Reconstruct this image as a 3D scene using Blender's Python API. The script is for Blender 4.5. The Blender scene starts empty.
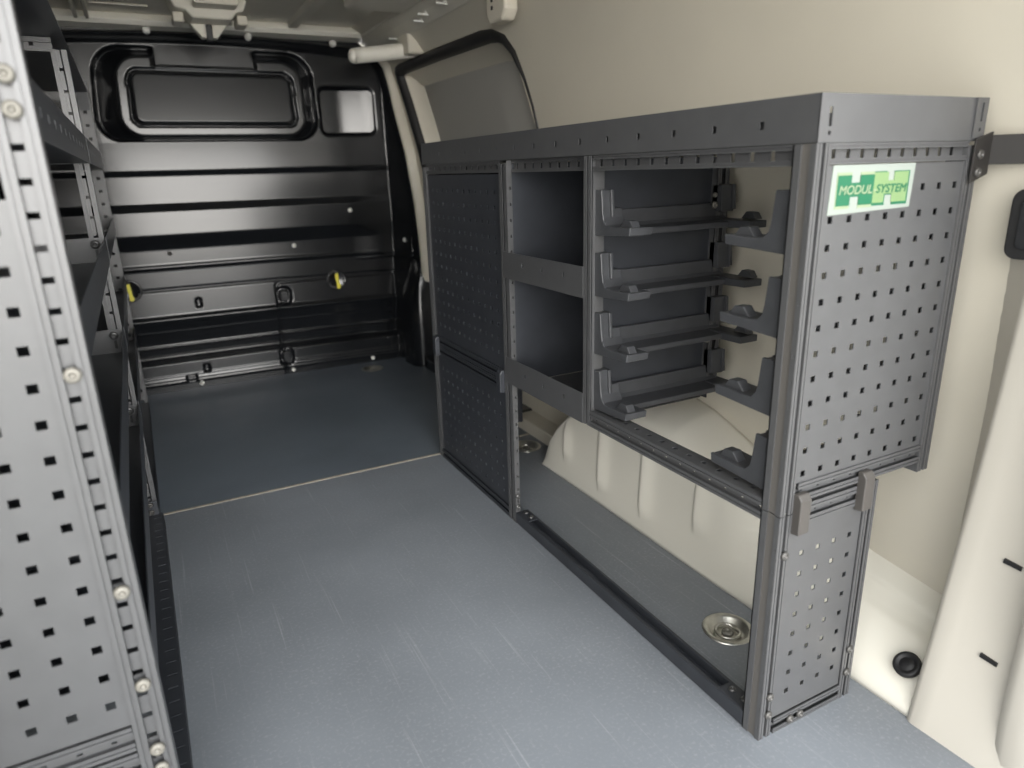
import bpy, bmesh, math, random
from mathutils import Vector, Matrix
from mathutils.geometry import delaunay_2d_cdt

random.seed(7)
sc = bpy.context.scene
C = sc.collection

# ------------------------------------------------------------------ camera
cam_data = bpy.data.cameras.new('camera')
cam = bpy.data.objects.new('camera', cam_data)
C.objects.link(cam)
RT = Vector((0.8856128189823718, -0.4636107459094738, -0.02747746588312177))
DN = Vector((-0.16141953889758187, -0.2517965205686035, -0.9542233725347733))
FW = Vector((0.4354694792016874, 0.849507850762314, -0.297830059223385))
m = Matrix.Identity(4)
for i in range(3):
    m[i][0] = RT[i]; m[i][1] = -DN[i]; m[i][2] = -FW[i]
m[2][3] = 0.88
cam.matrix_world = m
cam_data.sensor_width = 36.0
cam_data.lens = 687.1748 / 1024.0 * 36.0
cam_data.clip_start = 0.02
cam_data.dof.use_dof = True
cam_data.dof.focus_distance = 1.35
cam_data.dof.aperture_fstop = 3.2
sc.camera = cam

# ------------------------------------------------------------------ world, sun, exposure
W = bpy.data.worlds.new('sky'); sc.world = W; W.use_nodes = True
wn = W.node_tree
bg = wn.nodes['Background']
tc = wn.nodes.new('ShaderNodeTexCoord'); sep = wn.nodes.new('ShaderNodeSeparateXYZ')
rp = wn.nodes.new('ShaderNodeValToRGB')
wn.links.new(tc.outputs['Generated'], sep.inputs[0]); wn.links.new(sep.outputs['Z'], rp.inputs[0])
rp.color_ramp.elements[0].position = 0.0; rp.color_ramp.elements[0].color = (1.0, 0.965, 0.91, 1)
rp.color_ramp.elements[1].position = 0.75; rp.color_ramp.elements[1].color = (0.82, 0.91, 1.0, 1)
wn.links.new(rp.outputs[0], bg.inputs[0])
mr = wn.nodes.new('ShaderNodeMapRange'); mr.interpolation_type = 'SMOOTHSTEP'        # bright hazy sky low behind the van (towards -y)
mr.inputs['From Min'].default_value = -0.70; mr.inputs['From Max'].default_value = -1.0
mr.inputs['To Min'].default_value = 2.0; mr.inputs['To Max'].default_value = 9.0
wn.links.new(sep.outputs['Y'], mr.inputs['Value']); wn.links.new(mr.outputs[0], bg.inputs[1])
sc.view_settings.view_transform = 'Standard'
sc.view_settings.look = 'None'
sc.view_settings.gamma = 1.0
sc.view_settings.use_curve_mapping = False
sun_d = bpy.data.lights.new('sun', 'SUN'); sun_d.energy = 2.6; sun_d.angle = math.radians(75); sun_d.color = (1.0, 0.95, 0.87)
sun = bpy.data.objects.new('sun', sun_d); C.objects.link(sun)
sun.rotation_euler = Vector((0.36, 0.76, -0.54)).to_track_quat('-Z', 'Y').to_euler()      # bright sky behind the open rear
sc.view_settings.exposure = 0.30
sc.cycles.use_denoising = True
sc.cycles.max_bounces = 10
sc.cycles.diffuse_bounces = 6

# ------------------------------------------------------------------ materials
def mat(name, col, rough=0.5, metal=0.0, spec=0.5, noise=0.0, nscale=8.0, bump=0.0, bscale=400.0, coat=0.0, rvar=0.0):
    mt = bpy.data.materials.new(name); mt.use_nodes = True
    nt = mt.node_tree; b = nt.nodes['Principled BSDF']
    b.inputs['Base Color'].default_value = (*col, 1)
    b.inputs['Roughness'].default_value = rough
    b.inputs['Metallic'].default_value = metal
    b.inputs['Specular IOR Level'].default_value = spec
    b.inputs['Coat Weight'].default_value = coat
    b.inputs['Coat Roughness'].default_value = 0.15
    t = nt.nodes.new('ShaderNodeTexCoord')
    if noise or rvar:
        n = nt.nodes.new('ShaderNodeTexNoise'); n.inputs['Scale'].default_value = nscale; n.inputs['Detail'].default_value = 6
        nt.links.new(t.outputs['Object'], n.inputs['Vector'])
        if noise:
            r = nt.nodes.new('ShaderNodeValToRGB')
            r.color_ramp.elements[0].position = 0.3; r.color_ramp.elements[1].position = 0.7
            r.color_ramp.elements[0].color = (*[c * (1 - noise) for c in col], 1)
            r.color_ramp.elements[1].color = (*[min(1, c * (1 + noise)) for c in col], 1)
            nt.links.new(n.outputs['Fac'], r.inputs[0]); nt.links.new(r.outputs[0], b.inputs['Base Color'])
        if rvar:
            mr = nt.nodes.new('ShaderNodeMapRange')
            mr.inputs['To Min'].default_value = rough - rvar; mr.inputs['To Max'].default_value = rough + rvar
            nt.links.new(n.outputs['Fac'], mr.inputs['Value']); nt.links.new(mr.outputs[0], b.inputs['Roughness'])
    if bump:
        n2 = nt.nodes.new('ShaderNodeTexNoise'); n2.inputs['Scale'].default_value = bscale; n2.inputs['Detail'].default_value = 3
        nt.links.new(t.outputs['Object'], n2.inputs['Vector'])
        bp = nt.nodes.new('ShaderNodeBump'); bp.inputs['Strength'].default_value = bump; bp.inputs['Distance'].default_value = 0.001
        nt.links.new(n2.outputs['Fac'], bp.inputs['Height']); nt.links.new(bp.outputs[0], b.inputs['Normal'])
    return mt

M_STEEL = mat('anthracite_powder_coat', (0.071, 0.072, 0.075), 0.37, spec=0.75, noise=0.06, nscale=30, bump=0.12, bscale=900)
M_POST = mat('grey_profile', (0.095, 0.096, 0.099), 0.34, metal=0.2, spec=0.6, noise=0.05, nscale=30)
M_DARK = mat('anthracite_sheet', (0.034, 0.037, 0.044), 0.40, spec=0.5, noise=0.12, nscale=18)
M_PLAST = mat('black_moulded_plastic', (0.050, 0.052, 0.057), 0.42, spec=0.5, noise=0.1, nscale=40, bump=0.1, bscale=500)
M_CLAMP = mat('grey_clamp', (0.062, 0.057, 0.053), 0.45, noise=0.05)
M_ZINC = mat('zinc', (0.66, 0.65, 0.60), 0.38, metal=1.0, noise=0.12, nscale=60)
M_BOLT = mat('bolt_steel', (0.085, 0.082, 0.078), 0.42, metal=0.4)
M_BOLTZ = mat('dull_zinc_bolt', (0.22, 0.21, 0.185), 0.55, metal=0.4)
M_WEB = mat('pale_profile_web', (0.12, 0.113, 0.105), 0.45, metal=0.1)  # slightly paler than the post faces around it
M_BOLTD = mat('dark_bolt', (0.12, 0.12, 0.12), 0.35, metal=0.7)
M_CREAM = mat('cream_body_paint', (0.65, 0.61, 0.52), 0.42, spec=0.4, noise=0.025, nscale=4)
M_HEAD_LIT = mat('lit_header_cream', (0.86, 0.83, 0.75), 0.35, spec=0.5)  # body cream whitened, stronger light on the header painted into the colour
M_ARCH_LIT = mat('wheel_arch_lit_cream', (0.75, 0.725, 0.645), 0.36, spec=0.45)  # same paint as the walls; the arch's brighter light is put into the colour
M_ROOF = mat('roof_paint', (0.66, 0.63, 0.55), 0.45, spec=0.4, noise=0.05, nscale=6)
M_BLANK = mat('blank_grey_panel', (0.42, 0.41, 0.385), 0.5, noise=0.03, nscale=3)
M_RUB = mat('black_rubber', (0.012, 0.012, 0.013), 0.5)
M_BLACK = mat('black_paint', (0.009, 0.010, 0.012), 0.22, spec=0.5, coat=0.3)
M_BRACK = mat('dark_brown_grey_bracket', (0.020, 0.018, 0.017), 0.5)
M_YEL = mat('yellow_tag', (0.75, 0.66, 0.06), 0.45)
M_WHITE = mat('white_plastic', (0.75, 0.74, 0.70), 0.4)
M_GND = mat('pale_concrete', (0.66, 0.64, 0.60), 0.9, noise=0.1)
M_SEAM = mat('beige_edge', (0.40, 0.36, 0.30), 0.5, noise=0.2, nscale=60)
M_SWHITE = mat('sticker_white', (0.235, 0.265, 0.24), 0.5)
M_SGREEN = mat('sticker_green', (0.014, 0.115, 0.058), 0.35)
M_SLIGHT = mat('sticker_light_green', (0.155, 0.24, 0.11), 0.35)
M_SPALE = mat('sticker_pale', (0.22, 0.27, 0.17), 0.35)
M_SKIRT = mat('door_jamb_paint', (0.56, 0.53, 0.47), 0.38, spec=0.4)

def floor_material(name, col, scratch):
    mt = bpy.data.materials.new(name); mt.use_nodes = True
    nt = mt.node_tree; b = nt.nodes['Principled BSDF']; L = nt.links
    t = nt.nodes.new('ShaderNodeTexCoord')
    n = nt.nodes.new('ShaderNodeTexNoise'); n.inputs['Scale'].default_value = 3.0; n.inputs['Detail'].default_value = 8
    L.new(t.outputs['Object'], n.inputs['Vector'])
    r = nt.nodes.new('ShaderNodeValToRGB')
    r.color_ramp.elements[0].position = 0.3; r.color_ramp.elements[1].position = 0.75
    r.color_ramp.elements[0].color = (*[c * 0.86 for c in col], 1); r.color_ramp.elements[1].color = (*[c * 1.14 for c in col], 1)
    L.new(n.outputs['Fac'], r.inputs[0])
    # long thin scratches along the van: stretched noise, thresholded
    mp = nt.nodes.new('ShaderNodeMapping'); mp.inputs['Scale'].default_value = (70, 1.5, 1); mp.inputs['Rotation'].default_value = (0, 0, 0.12)
    L.new(t.outputs['Object'], mp.inputs['Vector'])
    n2 = nt.nodes.new('ShaderNodeTexNoise'); n2.inputs['Scale'].default_value = 2.2; n2.inputs['Detail'].default_value = 5
    L.new(mp.outputs[0], n2.inputs['Vector'])
    r2 = nt.nodes.new('ShaderNodeValToRGB'); r2.color_ramp.elements[0].position = 0.62; r2.color_ramp.elements[1].position = 0.80
    L.new(n2.outputs['Fac'], r2.inputs[0])
    # fine dusty speckle
    n3 = nt.nodes.new('ShaderNodeTexNoise'); n3.inputs['Scale'].default_value = 160; n3.inputs['Detail'].default_value = 4
    L.new(t.outputs['Object'], n3.inputs['Vector'])
    r3 = nt.nodes.new('ShaderNodeValToRGB'); r3.color_ramp.elements[0].position = 0.52; r3.color_ramp.elements[1].position = 0.8
    L.new(n3.outputs['Fac'], r3.inputs[0])
    n4 = nt.nodes.new('ShaderNodeTexNoise'); n4.inputs['Scale'].default_value = 5; n4.inputs['Detail'].default_value = 5
    L.new(t.outputs['Object'], n4.inputs['Vector'])
    mu = nt.nodes.new('ShaderNodeMath'); mu.operation = 'MULTIPLY'; L.new(r3.outputs[0], mu.inputs[0]); L.new(n4.outputs['Fac'], mu.inputs[1])
    ad = nt.nodes.new('ShaderNodeMath'); ad.operation = 'MULTIPLY_ADD'
    L.new(r2.outputs[0], ad.inputs[0]); ad.inputs[1].default_value = scratch; 
    mu2 = nt.nodes.new('ShaderNodeMath'); mu2.operation = 'MULTIPLY'; L.new(mu.outputs[0], mu2.inputs[0]); mu2.inputs[1].default_value = scratch * 1.2
    L.new(mu2.outputs[0], ad.inputs[2]); ad.use_clamp = True
    mx = nt.nodes.new('ShaderNodeMixRGB'); L.new(ad.outputs[0], mx.inputs[0]); L.new(r.outputs[0], mx.inputs[1]); mx.inputs[2].default_value = (0.42, 0.43, 0.45, 1)
    L.new(mx.outputs[0], b.inputs['Base Color'])
    b.inputs['Roughness'].default_value = 0.42; b.inputs['Specular IOR Level'].default_value = 0.4
    return mt
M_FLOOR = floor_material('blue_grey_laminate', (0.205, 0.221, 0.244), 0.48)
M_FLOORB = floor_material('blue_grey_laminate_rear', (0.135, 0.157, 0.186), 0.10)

# ------------------------------------------------------------------ builders
ORG = {}

class MB:
    def __init__(s): s.v = []; s.f = []
    def quad(s, a, b, c, d):
        n = len(s.v); s.v += [tuple(a), tuple(b), tuple(c), tuple(d)]; s.f.append((n, n + 1, n + 2, n + 3))
    def box(s, x0, x1, y0, y1, z0, z1):
        s.obox((x0, y0, z0), (1, 0, 0), (0, 1, 0), (0, 0, 1), x1 - x0, y1 - y0, z1 - z0); return s
    def obox(s, o, ex, ey, ez, a, b, c):
        o = Vector(o); ex = Vector(ex) * a; ey = Vector(ey) * b; ez = Vector(ez) * c
        p = [o, o + ex, o + ex + ey, o + ey]; p += [q + ez for q in p]
        n = len(s.v); s.v += [tuple(q) for q in p]
        for f in ((0, 3, 2, 1), (4, 5, 6, 7), (0, 1, 5, 4), (1, 2, 6, 5), (2, 3, 7, 6), (3, 0, 4, 7)): s.f.append(tuple(n + i for i in f))
        return s
    def prism(s, poly, ax, a, b):
        """polygon (two coordinates) extruded along axis ax from a to b"""
        def P(p, t):
            return (t, p[0], p[1]) if ax == 'x' else ((p[0], t, p[1]) if ax == 'y' else (p[0], p[1], t))
        n = len(s.v); k = len(poly)
        s.v += [P(p, a) for p in poly] + [P(p, b) for p in poly]
        s.f.append(tuple(range(n, n + k))); s.f.append(tuple(range(n + 2 * k - 1, n + k - 1, -1)))
        for i in range(k): j = (i + 1) % k; s.f.append((n + i, n + k + i, n + k + j, n + j))
        return s
    def perf(s, o, U, V, w, h, t, holes):
        """plate w x h in the plane (U, V) through o, thickness t against the normal U x V, with real square holes"""
        o = Vector(o); U = Vector(U); V = Vector(V); N = U.cross(V)
        us = sorted({0.0, w} | {round(q, 6) for hh in holes for q in hh[:2]})
        vs = sorted({0.0, h} | {round(q, 6) for hh in holes for q in hh[2:]})
        hs = set()
        iu = {q: i for i, q in enumerate(us)}; iv = {q: i for i, q in enumerate(vs)}
        for a, b, c, d in holes:
            for i in range(iu[round(a, 6)], iu[round(b, 6)]):
                for j in range(iv[round(c, 6)], iv[round(d, 6)]): hs.add((i, j))
        P = lambda i, j, k: o + U * us[i] + V * vs[j] - N * (t * k)
        nu, nv = len(us) - 1, len(vs) - 1
        solid = lambda i, j: 0 <= i < nu and 0 <= j < nv and (i, j) not in hs
        for i in range(nu):
            for j in range(nv):
                if not solid(i, j): continue
                s.quad(P(i, j, 0), P(i + 1, j, 0), P(i + 1, j + 1, 0), P(i, j + 1, 0))
                s.quad(P(i, j + 1, 1), P(i + 1, j + 1, 1), P(i + 1, j, 1), P(i, j, 1))
                if not solid(i - 1, j): s.quad(P(i, j, 1), P(i, j, 0), P(i, j + 1, 0), P(i, j + 1, 1))
                if not solid(i + 1, j): s.quad(P(i + 1, j, 0), P(i + 1, j, 1), P(i + 1, j + 1, 1), P(i + 1, j + 1, 0))
                if not solid(i, j - 1): s.quad(P(i, j, 0), P(i, j, 1), P(i + 1, j, 1), P(i + 1, j, 0))
                if not solid(i, j + 1): s.quad(P(i, j + 1, 1), P(i, j + 1, 0), P(i + 1, j + 1, 0), P(i + 1, j + 1, 1))
        return s
    def channel(s, o, L, Wd, length, width, depth, gw, hole=0.008, pitch=0.036, start=None, hl=None, tail=0.0, slit=True):
        """slotted profile: runs along L, width along Wd, outer face L x Wd or its opposite is handled by the caller;
        two ridged flanges and a recessed centre web with real slots; body depth behind the face"""
        o = Vector(o); L = Vector(L); Wd = Vector(Wd); N = L.cross(Wd)
        fw = (width - gw) / 2
        for k in (0, 1):
            b = o + Wd * (k * (width - fw))
            g = min(0.0016, fw * 0.16)
            hw = (fw - g) / 2
            s.obox(b, L, Wd, -N, length, hw, 0.004)
            s.obox(b + Wd * (hw + g), L, Wd, -N, length, hw, 0.004)
            s.obox(b - N * 0.002, L, Wd, -N, length, fw, 0.003)
            s.obox(b - N * 0.005 if k == 0 else b - N * 0.005 + Wd * (fw - 0.002), L, Wd, -N, length, 0.002, depth - 0.005)
            s.obox(b - N * 0.004 + (Wd * (fw - 0.001) if k == 0 else Wd * 0.0), L, Wd, -N, length, 0.001, 0.005)
        hs = []
        if hole:
            hl = hl or hole * 0.8
            q = (start if start is not None else pitch * 0.5)
            while q + hl < length - 0.004 - tail:
                hs.append((q, q + hl, (gw - hole) / 2, (gw + hole) / 2)); q += pitch
        k = 0.32 * gw if hole and slit else 0.0
        s.perf(o + Wd * (fw + k) - N * 0.0075, L, Wd, length, gw - k, 0.0018, [(a, b, max(0.0, c - k * 0.5) if c > 0.001 else 0.0, gw - k) for a, b, c, d in hs])
        return s
    def lathe(s, c, prof, n=32, axis='z'):
        b = len(s.v)
        for r, h in prof:
            for i in range(n):
                a = 2 * math.pi * i / n; p = (r * math.cos(a), r * math.sin(a), h)
                s.v.append((c[0] + p[0], c[1] + p[1], c[2] + p[2]) if axis == 'z' else
                           ((c[0] + p[2], c[1] + p[0], c[2] + p[1]) if axis == 'x' else (c[0] + p[1], c[1] + p[2], c[2] + p[0])))
        for k in range(len(prof) - 1):
            for i in range(n):
                j = (i + 1) % n; s.f.append((b + k * n + i, b + k * n + j, b + (k + 1) * n + j, b + (k + 1) * n + i))
        s.f.append(tuple(b + (len(prof) - 1) * n + i for i in range(n)))
        s.f.append(tuple(b + i for i in reversed(range(n))))
        return s
    def tube(s, pts, r, n=10):
        pts = [Vector(p) for p in pts]; b = len(s.v)
        up = Vector((0.13, 0.31, 0.94)).normalized()
        for i, p in enumerate(pts):
            d = (pts[min(i + 1, len(pts) - 1)] - pts[max(i - 1, 0)]).normalized()
            a = d.cross(up).normalized(); c = d.cross(a)
            for k in range(n):
                t = 2 * math.pi * k / n; s.v.append(tuple(p + a * (r * math.cos(t)) + c * (r * math.sin(t))))
        for i in range(len(pts) - 1):
            for k in range(n):
                j = (k + 1) % n; s.f.append((b + i * n + k, b + i * n + j, b + (i + 1) * n + j, b + (i + 1) * n + k))
        s.f.append(tuple(b + k for k in range(n))); s.f.append(tuple(b + (len(pts) - 1) * n + k for k in reversed(range(n))))
        return s
    def grid(s, P, closed=False):
        b = len(s.v); nr = len(P); nc = len(P[0])
        for row in P: s.v += [tuple(p) for p in row]
        for i in range(nr - 1):
            for j in range(nc - 1):
                s.f.append((b + i * nc + j, b + i * nc + j + 1, b + (i + 1) * nc + j + 1, b + (i + 1) * nc + j))
        return s
    def build(s, name, mt, parent=None, bevel=0.0, smooth=False, label=None, weld=True, fixn=False):
        o0 = ORG.get(parent.name, (0, 0, 0)) if parent else (0, 0, 0)
        me = bpy.data.meshes.new(name)
        me.from_pydata([(p[0] - o0[0], p[1] - o0[1], p[2] - o0[2]) for p in s.v], [], s.f)
        if weld:
            bm = bmesh.new(); bm.from_mesh(me)
            bmesh.ops.remove_doubles(bm, verts=bm.verts, dist=2e-5)
            if fixn: bmesh.ops.recalc_face_normals(bm, faces=bm.faces)
            bm.to_mesh(me); bm.free()
        me.materials.append(mt)
        o = bpy.data.objects.new(name, me); C.objects.link(o)
        if parent: o.parent = parent; ORG[o.name] = o0
        if smooth:
            for p in me.polygons: p.use_smooth = True
        if bevel:
            bv = o.modifiers.new('bevel', 'BEVEL'); bv.width = bevel; bv.segments = 2; bv.limit_method = 'ANGLE'; bv.angle_limit = math.radians(40)
        if label: o['label'] = label
        return o

def thing(name, label, cat, loc, group=None):
    o = bpy.data.objects.new(name, None); C.objects.link(o); o.location = loc; o.empty_display_size = 0.05
    o['label'] = label; o['category'] = cat
    if group: o['group'] = group
    ORG[o.name] = tuple(loc)
    return o

def tag(o, label, cat, group=None):
    o['label'] = label; o['category'] = cat
    if group: o['group'] = group
    return o

def struct(o):
    o['kind'] = 'structure'; return o

_bm = {}
def bolt(parent, pos, normal, r=0.007, mt=None, name='bolt'):
    """round-head bolt with a hexagon socket, one shared mesh per size and finish"""
    mt = mt or M_BOLT
    key = (round(r, 5), mt.name)
    if key not in _bm:
        b = MB(); n = 20
        b.lathe((0, 0, 0), [(r, -0.0005), (r, 0.3 * r), (0.86 * r, 0.55 * r), (0.5 * r, 0.66 * r), (0.42 * r, 0.64 * r), (0.40 * r, 0.3 * r)], n)
        me = bpy.data.meshes.new('bolt'); me.from_pydata(b.v, [], b.f); me.materials.append(mt)
        for p in me.polygons: p.use_smooth = True
        _bm[key] = me
    o = bpy.data.objects.new(name, _bm[key]); C.objects.link(o)
    o0 = ORG.get(parent.name, (0, 0, 0)); o.parent = parent
    o.location = (pos[0] - o0[0], pos[1] - o0[1], pos[2] - o0[2])
    o.rotation_euler = Vector(normal).to_track_quat('Z', 'Y').to_euler()
    ORG[o.name] = o0
    return o

X, Y, Z = Vector((1, 0, 0)), Vector((0, 1, 0)), Vector((0, 0, 1))

def lerp_tab(t, tab):
    if t <= tab[0][0]: return tab[0][1]
    for (a, va), (b, vb) in zip(tab, tab[1:]):
        if t <= b:
            k = (t - a) / (b - a); return va + (vb - va) * k
    return tab[-1][1]
def sstep(a, b, x):
    t = max(0.0, min(1.0, (x - a) / (b - a))); return t * t * (3 - 2 * t)

# ================================================================== THE SETTING
# ---- ground outside the open rear
struct(MB().box(-8, 9, -12, 8, -0.72, -0.62).build('ground', M_GND))

# ---- floor panels (round openings for the lashing rings cut out)
RINGS = [(0.893, 0.836), (1.003, 1.868), (0.843, 3.085)]
def floor_panel(x0, x1, y0, y1, mt, rings):
    loops = [[(x0, y0), (x1, y0), (x1, y1), (x0, y1)]]
    n = 40
    for cx, cy in rings:
        loops.append([(cx + 0.039 * math.cos(2 * math.pi * i / n), cy + 0.039 * math.sin(2 * math.pi * i / n)) for i in range(n)])
    vs = [Vector(p) for lp in loops for p in lp]; es = []; k = 0
    for lp in loops:
        es += [(k + i, k + (i + 1) % len(lp)) for i in range(len(lp))]; k += len(lp)
    V2, E2, F2, *_ = delaunay_2d_cdt(vs, es, [], 1, 1e-7)
    b = MB()
    inside = lambda c: any((c[0] - cx) ** 2 + (c[1] - cy) ** 2 < 0.0388 ** 2 for cx, cy in rings)
    F = [f for f in F2 if not inside(sum((V2[i] for i in f), Vector((0, 0))) / len(f))]
    nb = len(V2)
    b.v = [(p[0], p[1], 0) for p in V2] + [(p[0], p[1], -0.025) for p in V2]
    b.f = [tuple(f) for f in F] + [tuple(nb + i for i in reversed(f)) for f in F]
    for lp0 in range(len(loops)):
        k0 = sum(len(l) for l in loops[:lp0]); L = len(loops[lp0])
        for i in range(L):
            a, c = k0 + i, k0 + (i + 1) % L
            b.f.append((a, nb + a, nb + c, c))
    return struct(b.build('floor', mt, weld=False, fixn=False))
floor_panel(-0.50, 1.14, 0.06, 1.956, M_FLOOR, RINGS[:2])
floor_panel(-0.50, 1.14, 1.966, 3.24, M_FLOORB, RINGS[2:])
struct(MB().box(-0.50, 1.14, 1.956, 1.966, -0.025, 0.0012).build('trim_1', M_SEAM))
struct(MB().box(-0.52, 1.16, 0.02, 3.3, -0.08, -0.045).build('floor', M_BLACK))

# ---- side walls: curved section x = xw(z), the right one with the sliding-door window cut out
XC = 0.325
def xw(z): return lerp_tab(z, [(0, 1.135), (0.5, 1.135), (0.75, 1.122), (0.95, 1.10), (1.1, 1.085), (1.22, 1.068), (1.32, 1.045), (1.36, 1.015), (1.41, 0.955), (1.48, 0.86)])
def rrect(a0, a1, b0, b1, r, n=8, r2=None):
    """rounded rectangle loop in (a, b)"""
    pts = []
    for (cx, cy, t0) in ((a1 - r, b1 - r, 0), (a0 + r, b1 - r, 90), (a0 + r, b0 + r, 180), (a1 - r, b0 + r, 270)):
        for i in range(n + 1):
            t = math.radians(t0 + 90 * i / n); pts.append((cx + r * math.cos(t), cy + r * math.sin(t)))
    return pts
def wall(name, y0, y1, side, hole, mt):
    zs = [0.0, 0.15, 0.3, 0.5, 0.65, 0.75, 0.85, 0.95, 1.02, 1.1, 1.16, 1.22, 1.27, 1.32, 1.34, 1.36, 1.39, 1.41, 1.44, 1.48]
    ny = 40
    vs = [(y0 + (y1 - y0) * i / ny, z) for i in range(ny + 1) for z in zs]
    def inp(p, lp):
        c = False; j = len(lp) - 1
        for i in range(len(lp)):
            if (lp[i][1] > p[1]) != (lp[j][1] > p[1]) and p[0] < (lp[j][0] - lp[i][0]) * (p[1] - lp[i][1]) / (lp[j][1] - lp[i][1]) + lp[i][0]: c = not c
            j = i
        return c
    es = []
    if hole:
        vs = [p for p in vs if not inp(p, hole)]
        k = len(vs); vs = vs + hole; es = [(k + i, k + (i + 1) % len(hole)) for i in range(len(hole))]
    V2, E2, F2, *_ = delaunay_2d_cdt([Vector(p) for p in vs], es, [], 0, 1e-6)
    F = [f for f in F2 if not (hole and inp(sum((V2[i] for i in f), Vector((0, 0))) / len(f), hole))]
    b = MB(); nb = len(V2)
    sx = (lambda z: xw(z)) if side > 0 else (lambda z: 2 * XC - xw(z))
    b.v = [(sx(p[1]), p[0], p[1]) for p in V2] + [(sx(p[1]) + side * 0.02, p[0], p[1]) for p in V2]
    b.f = [tuple(f) for f in F] + [tuple(nb + i for i in reversed(f)) for f in F]
    return struct(b.build(name, mt, weld=False, smooth=True))
WIN = [(1.86, 0.80), (1.93, 1.06), (1.96, 1.14), (2.00, 1.22), (2.045, 1.268), (2.11, 1.292), (2.18, 1.300), (2.6, 1.306), (2.98, 1.307), (3.02, 1.302), (3.04, 1.285), (3.04, 1.25), (3.01, 1.15), (2.945, 0.98), (2.90, 0.80)]
wall('wall_right', 0.50, 3.26, 1, WIN, M_CREAM)
wall('wall_left', 0.30, 3.26, -1, None, M_CREAM)

def loop_inset(lp, d):
    n = len(lp); out = []
    cx = sum(p[0] for p in lp) / n; cy = sum(p[1] for p in lp) / n
    for i in range(n):
        a, b, c = Vector(lp[i - 1]), Vector(lp[i]), Vector(lp[(i + 1) % n])
        t = (c - a).normalized(); nn = Vector((-t.y, t.x))
        if nn.dot(Vector((cx, cy)) - b) < 0: nn = -nn
        out.append((b.x + nn.x * d, b.y + nn.y * d))
    return out
# rubber seal round the opening, the recessed inner flange and the blank grey pane
seal = MB(); rows = []
for d, dx in ((-0.004, 0.004), (-0.004, -0.008), (0.006, -0.014), (0.026, -0.010), (0.032, 0.004), (0.032, 0.02)):
    lp = loop_inset(WIN, d); lp = [tuple(Vector(w_).lerp(Vector(p), 0.22 + 0.78 * sstep(1.90, 2.12, w_[0]))) for w_, p in zip(WIN, lp)]
    rows.append([(xw(p[1]) + dx * (0.4 if p[0] < 1.97 else 1), p[0], p[1]) for p in lp + lp[:1]])
seal.grid(rows); s_ = struct(seal.build('trim_2', M_RUB, smooth=True))
fl = MB(); rows = []
for d, dx in ((0.030, 0.006), (0.036, 0.045), (0.075, 0.060), (0.085, 0.072)):
    lp = loop_inset(WIN, d); rows.append([(xw(p[1]) + dx, p[0], p[1]) for p in lp + lp[:1]])
fl.grid(rows); struct(fl.build('trim_3', M_CREAM, smooth=True))
zs = [0.72 + 0.04 * i for i in range(17)]
w1 = MB().grid([[(xw(z) + 0.073, y, z) for z in zs] for y in (1.78, 2.3, 2.8, 3.2)]).build('window_1', M_BLANK, smooth=True); struct(w1)
sol = w1.modifiers.new('thick', 'SOLIDIFY'); sol.thickness = 0.004; sol.offset = 1

# ---- roof
ceil = MB().box(-0.33, 0.98, 0.18, 3.26, 1.46, 1.49)
for xx in (-0.098, -0.062): ceil.box(xx - 0.006, xx + 0.006, 0.6, 3.06, 1.425, 1.46)          # narrow bow flanges
for xx in (0.640,): ceil.box(xx - 0.018, xx + 0.018, 0.5, 3.05, 1.435, 1.46)
ceil.box(-0.12, 0.10, 2.80, 2.815, 1.452, 1.46); ceil.box(-0.05, 0.13, 2.94, 2.955, 1.454, 1.46)
struct(ceil.build('ceiling', M_ROOF, bevel=0.004))
struct(MB().box(0.715, 0.925, 2.20, 2.57, 1.415, 1.46).build('ceiling', M_ROOF, bevel=0.012))
# front header beam and the dark seal below it
hb = MB(); hb.prism([(3.10, 1.46), (3.085, 1.436), (3.10, 1.422), (3.19, 1.416), (3.19, 1.46)], 'x', -0.30, 0.99)
struct(hb.build('trim_4', M_HEAD_LIT, bevel=0.003))
g = MB(); rows = []
for i in range(41):
    x = -0.33 + 1.36 * i / 40; dz = -0.030 * ((x - XC) / 0.68) ** 2
    rows.append([(x, 3.19 - a, 1.398 + c + dz) for a, c in ((0.0, 0.022), (0.030, 0.020), (0.042, 0.010), (0.030, 0.0), (0.026, -0.004), (0.036, -0.012), (0.022, -0.022), (0.0, -0.022))])
g.grid(rows); struct(g.build('trim_5', M_BLACK, smooth=False))
# side roof rail above the sliding door
sr = MB().prism([(0.99, 1.375), (0.96, 1.405), (0.925, 1.425), (0.925, 1.46), (1.03, 1.46), (1.03, 1.375)], 'y', 1.98, 3.12)
struct(sr.build('trim_6', M_ROOF, bevel=0.004))

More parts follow.
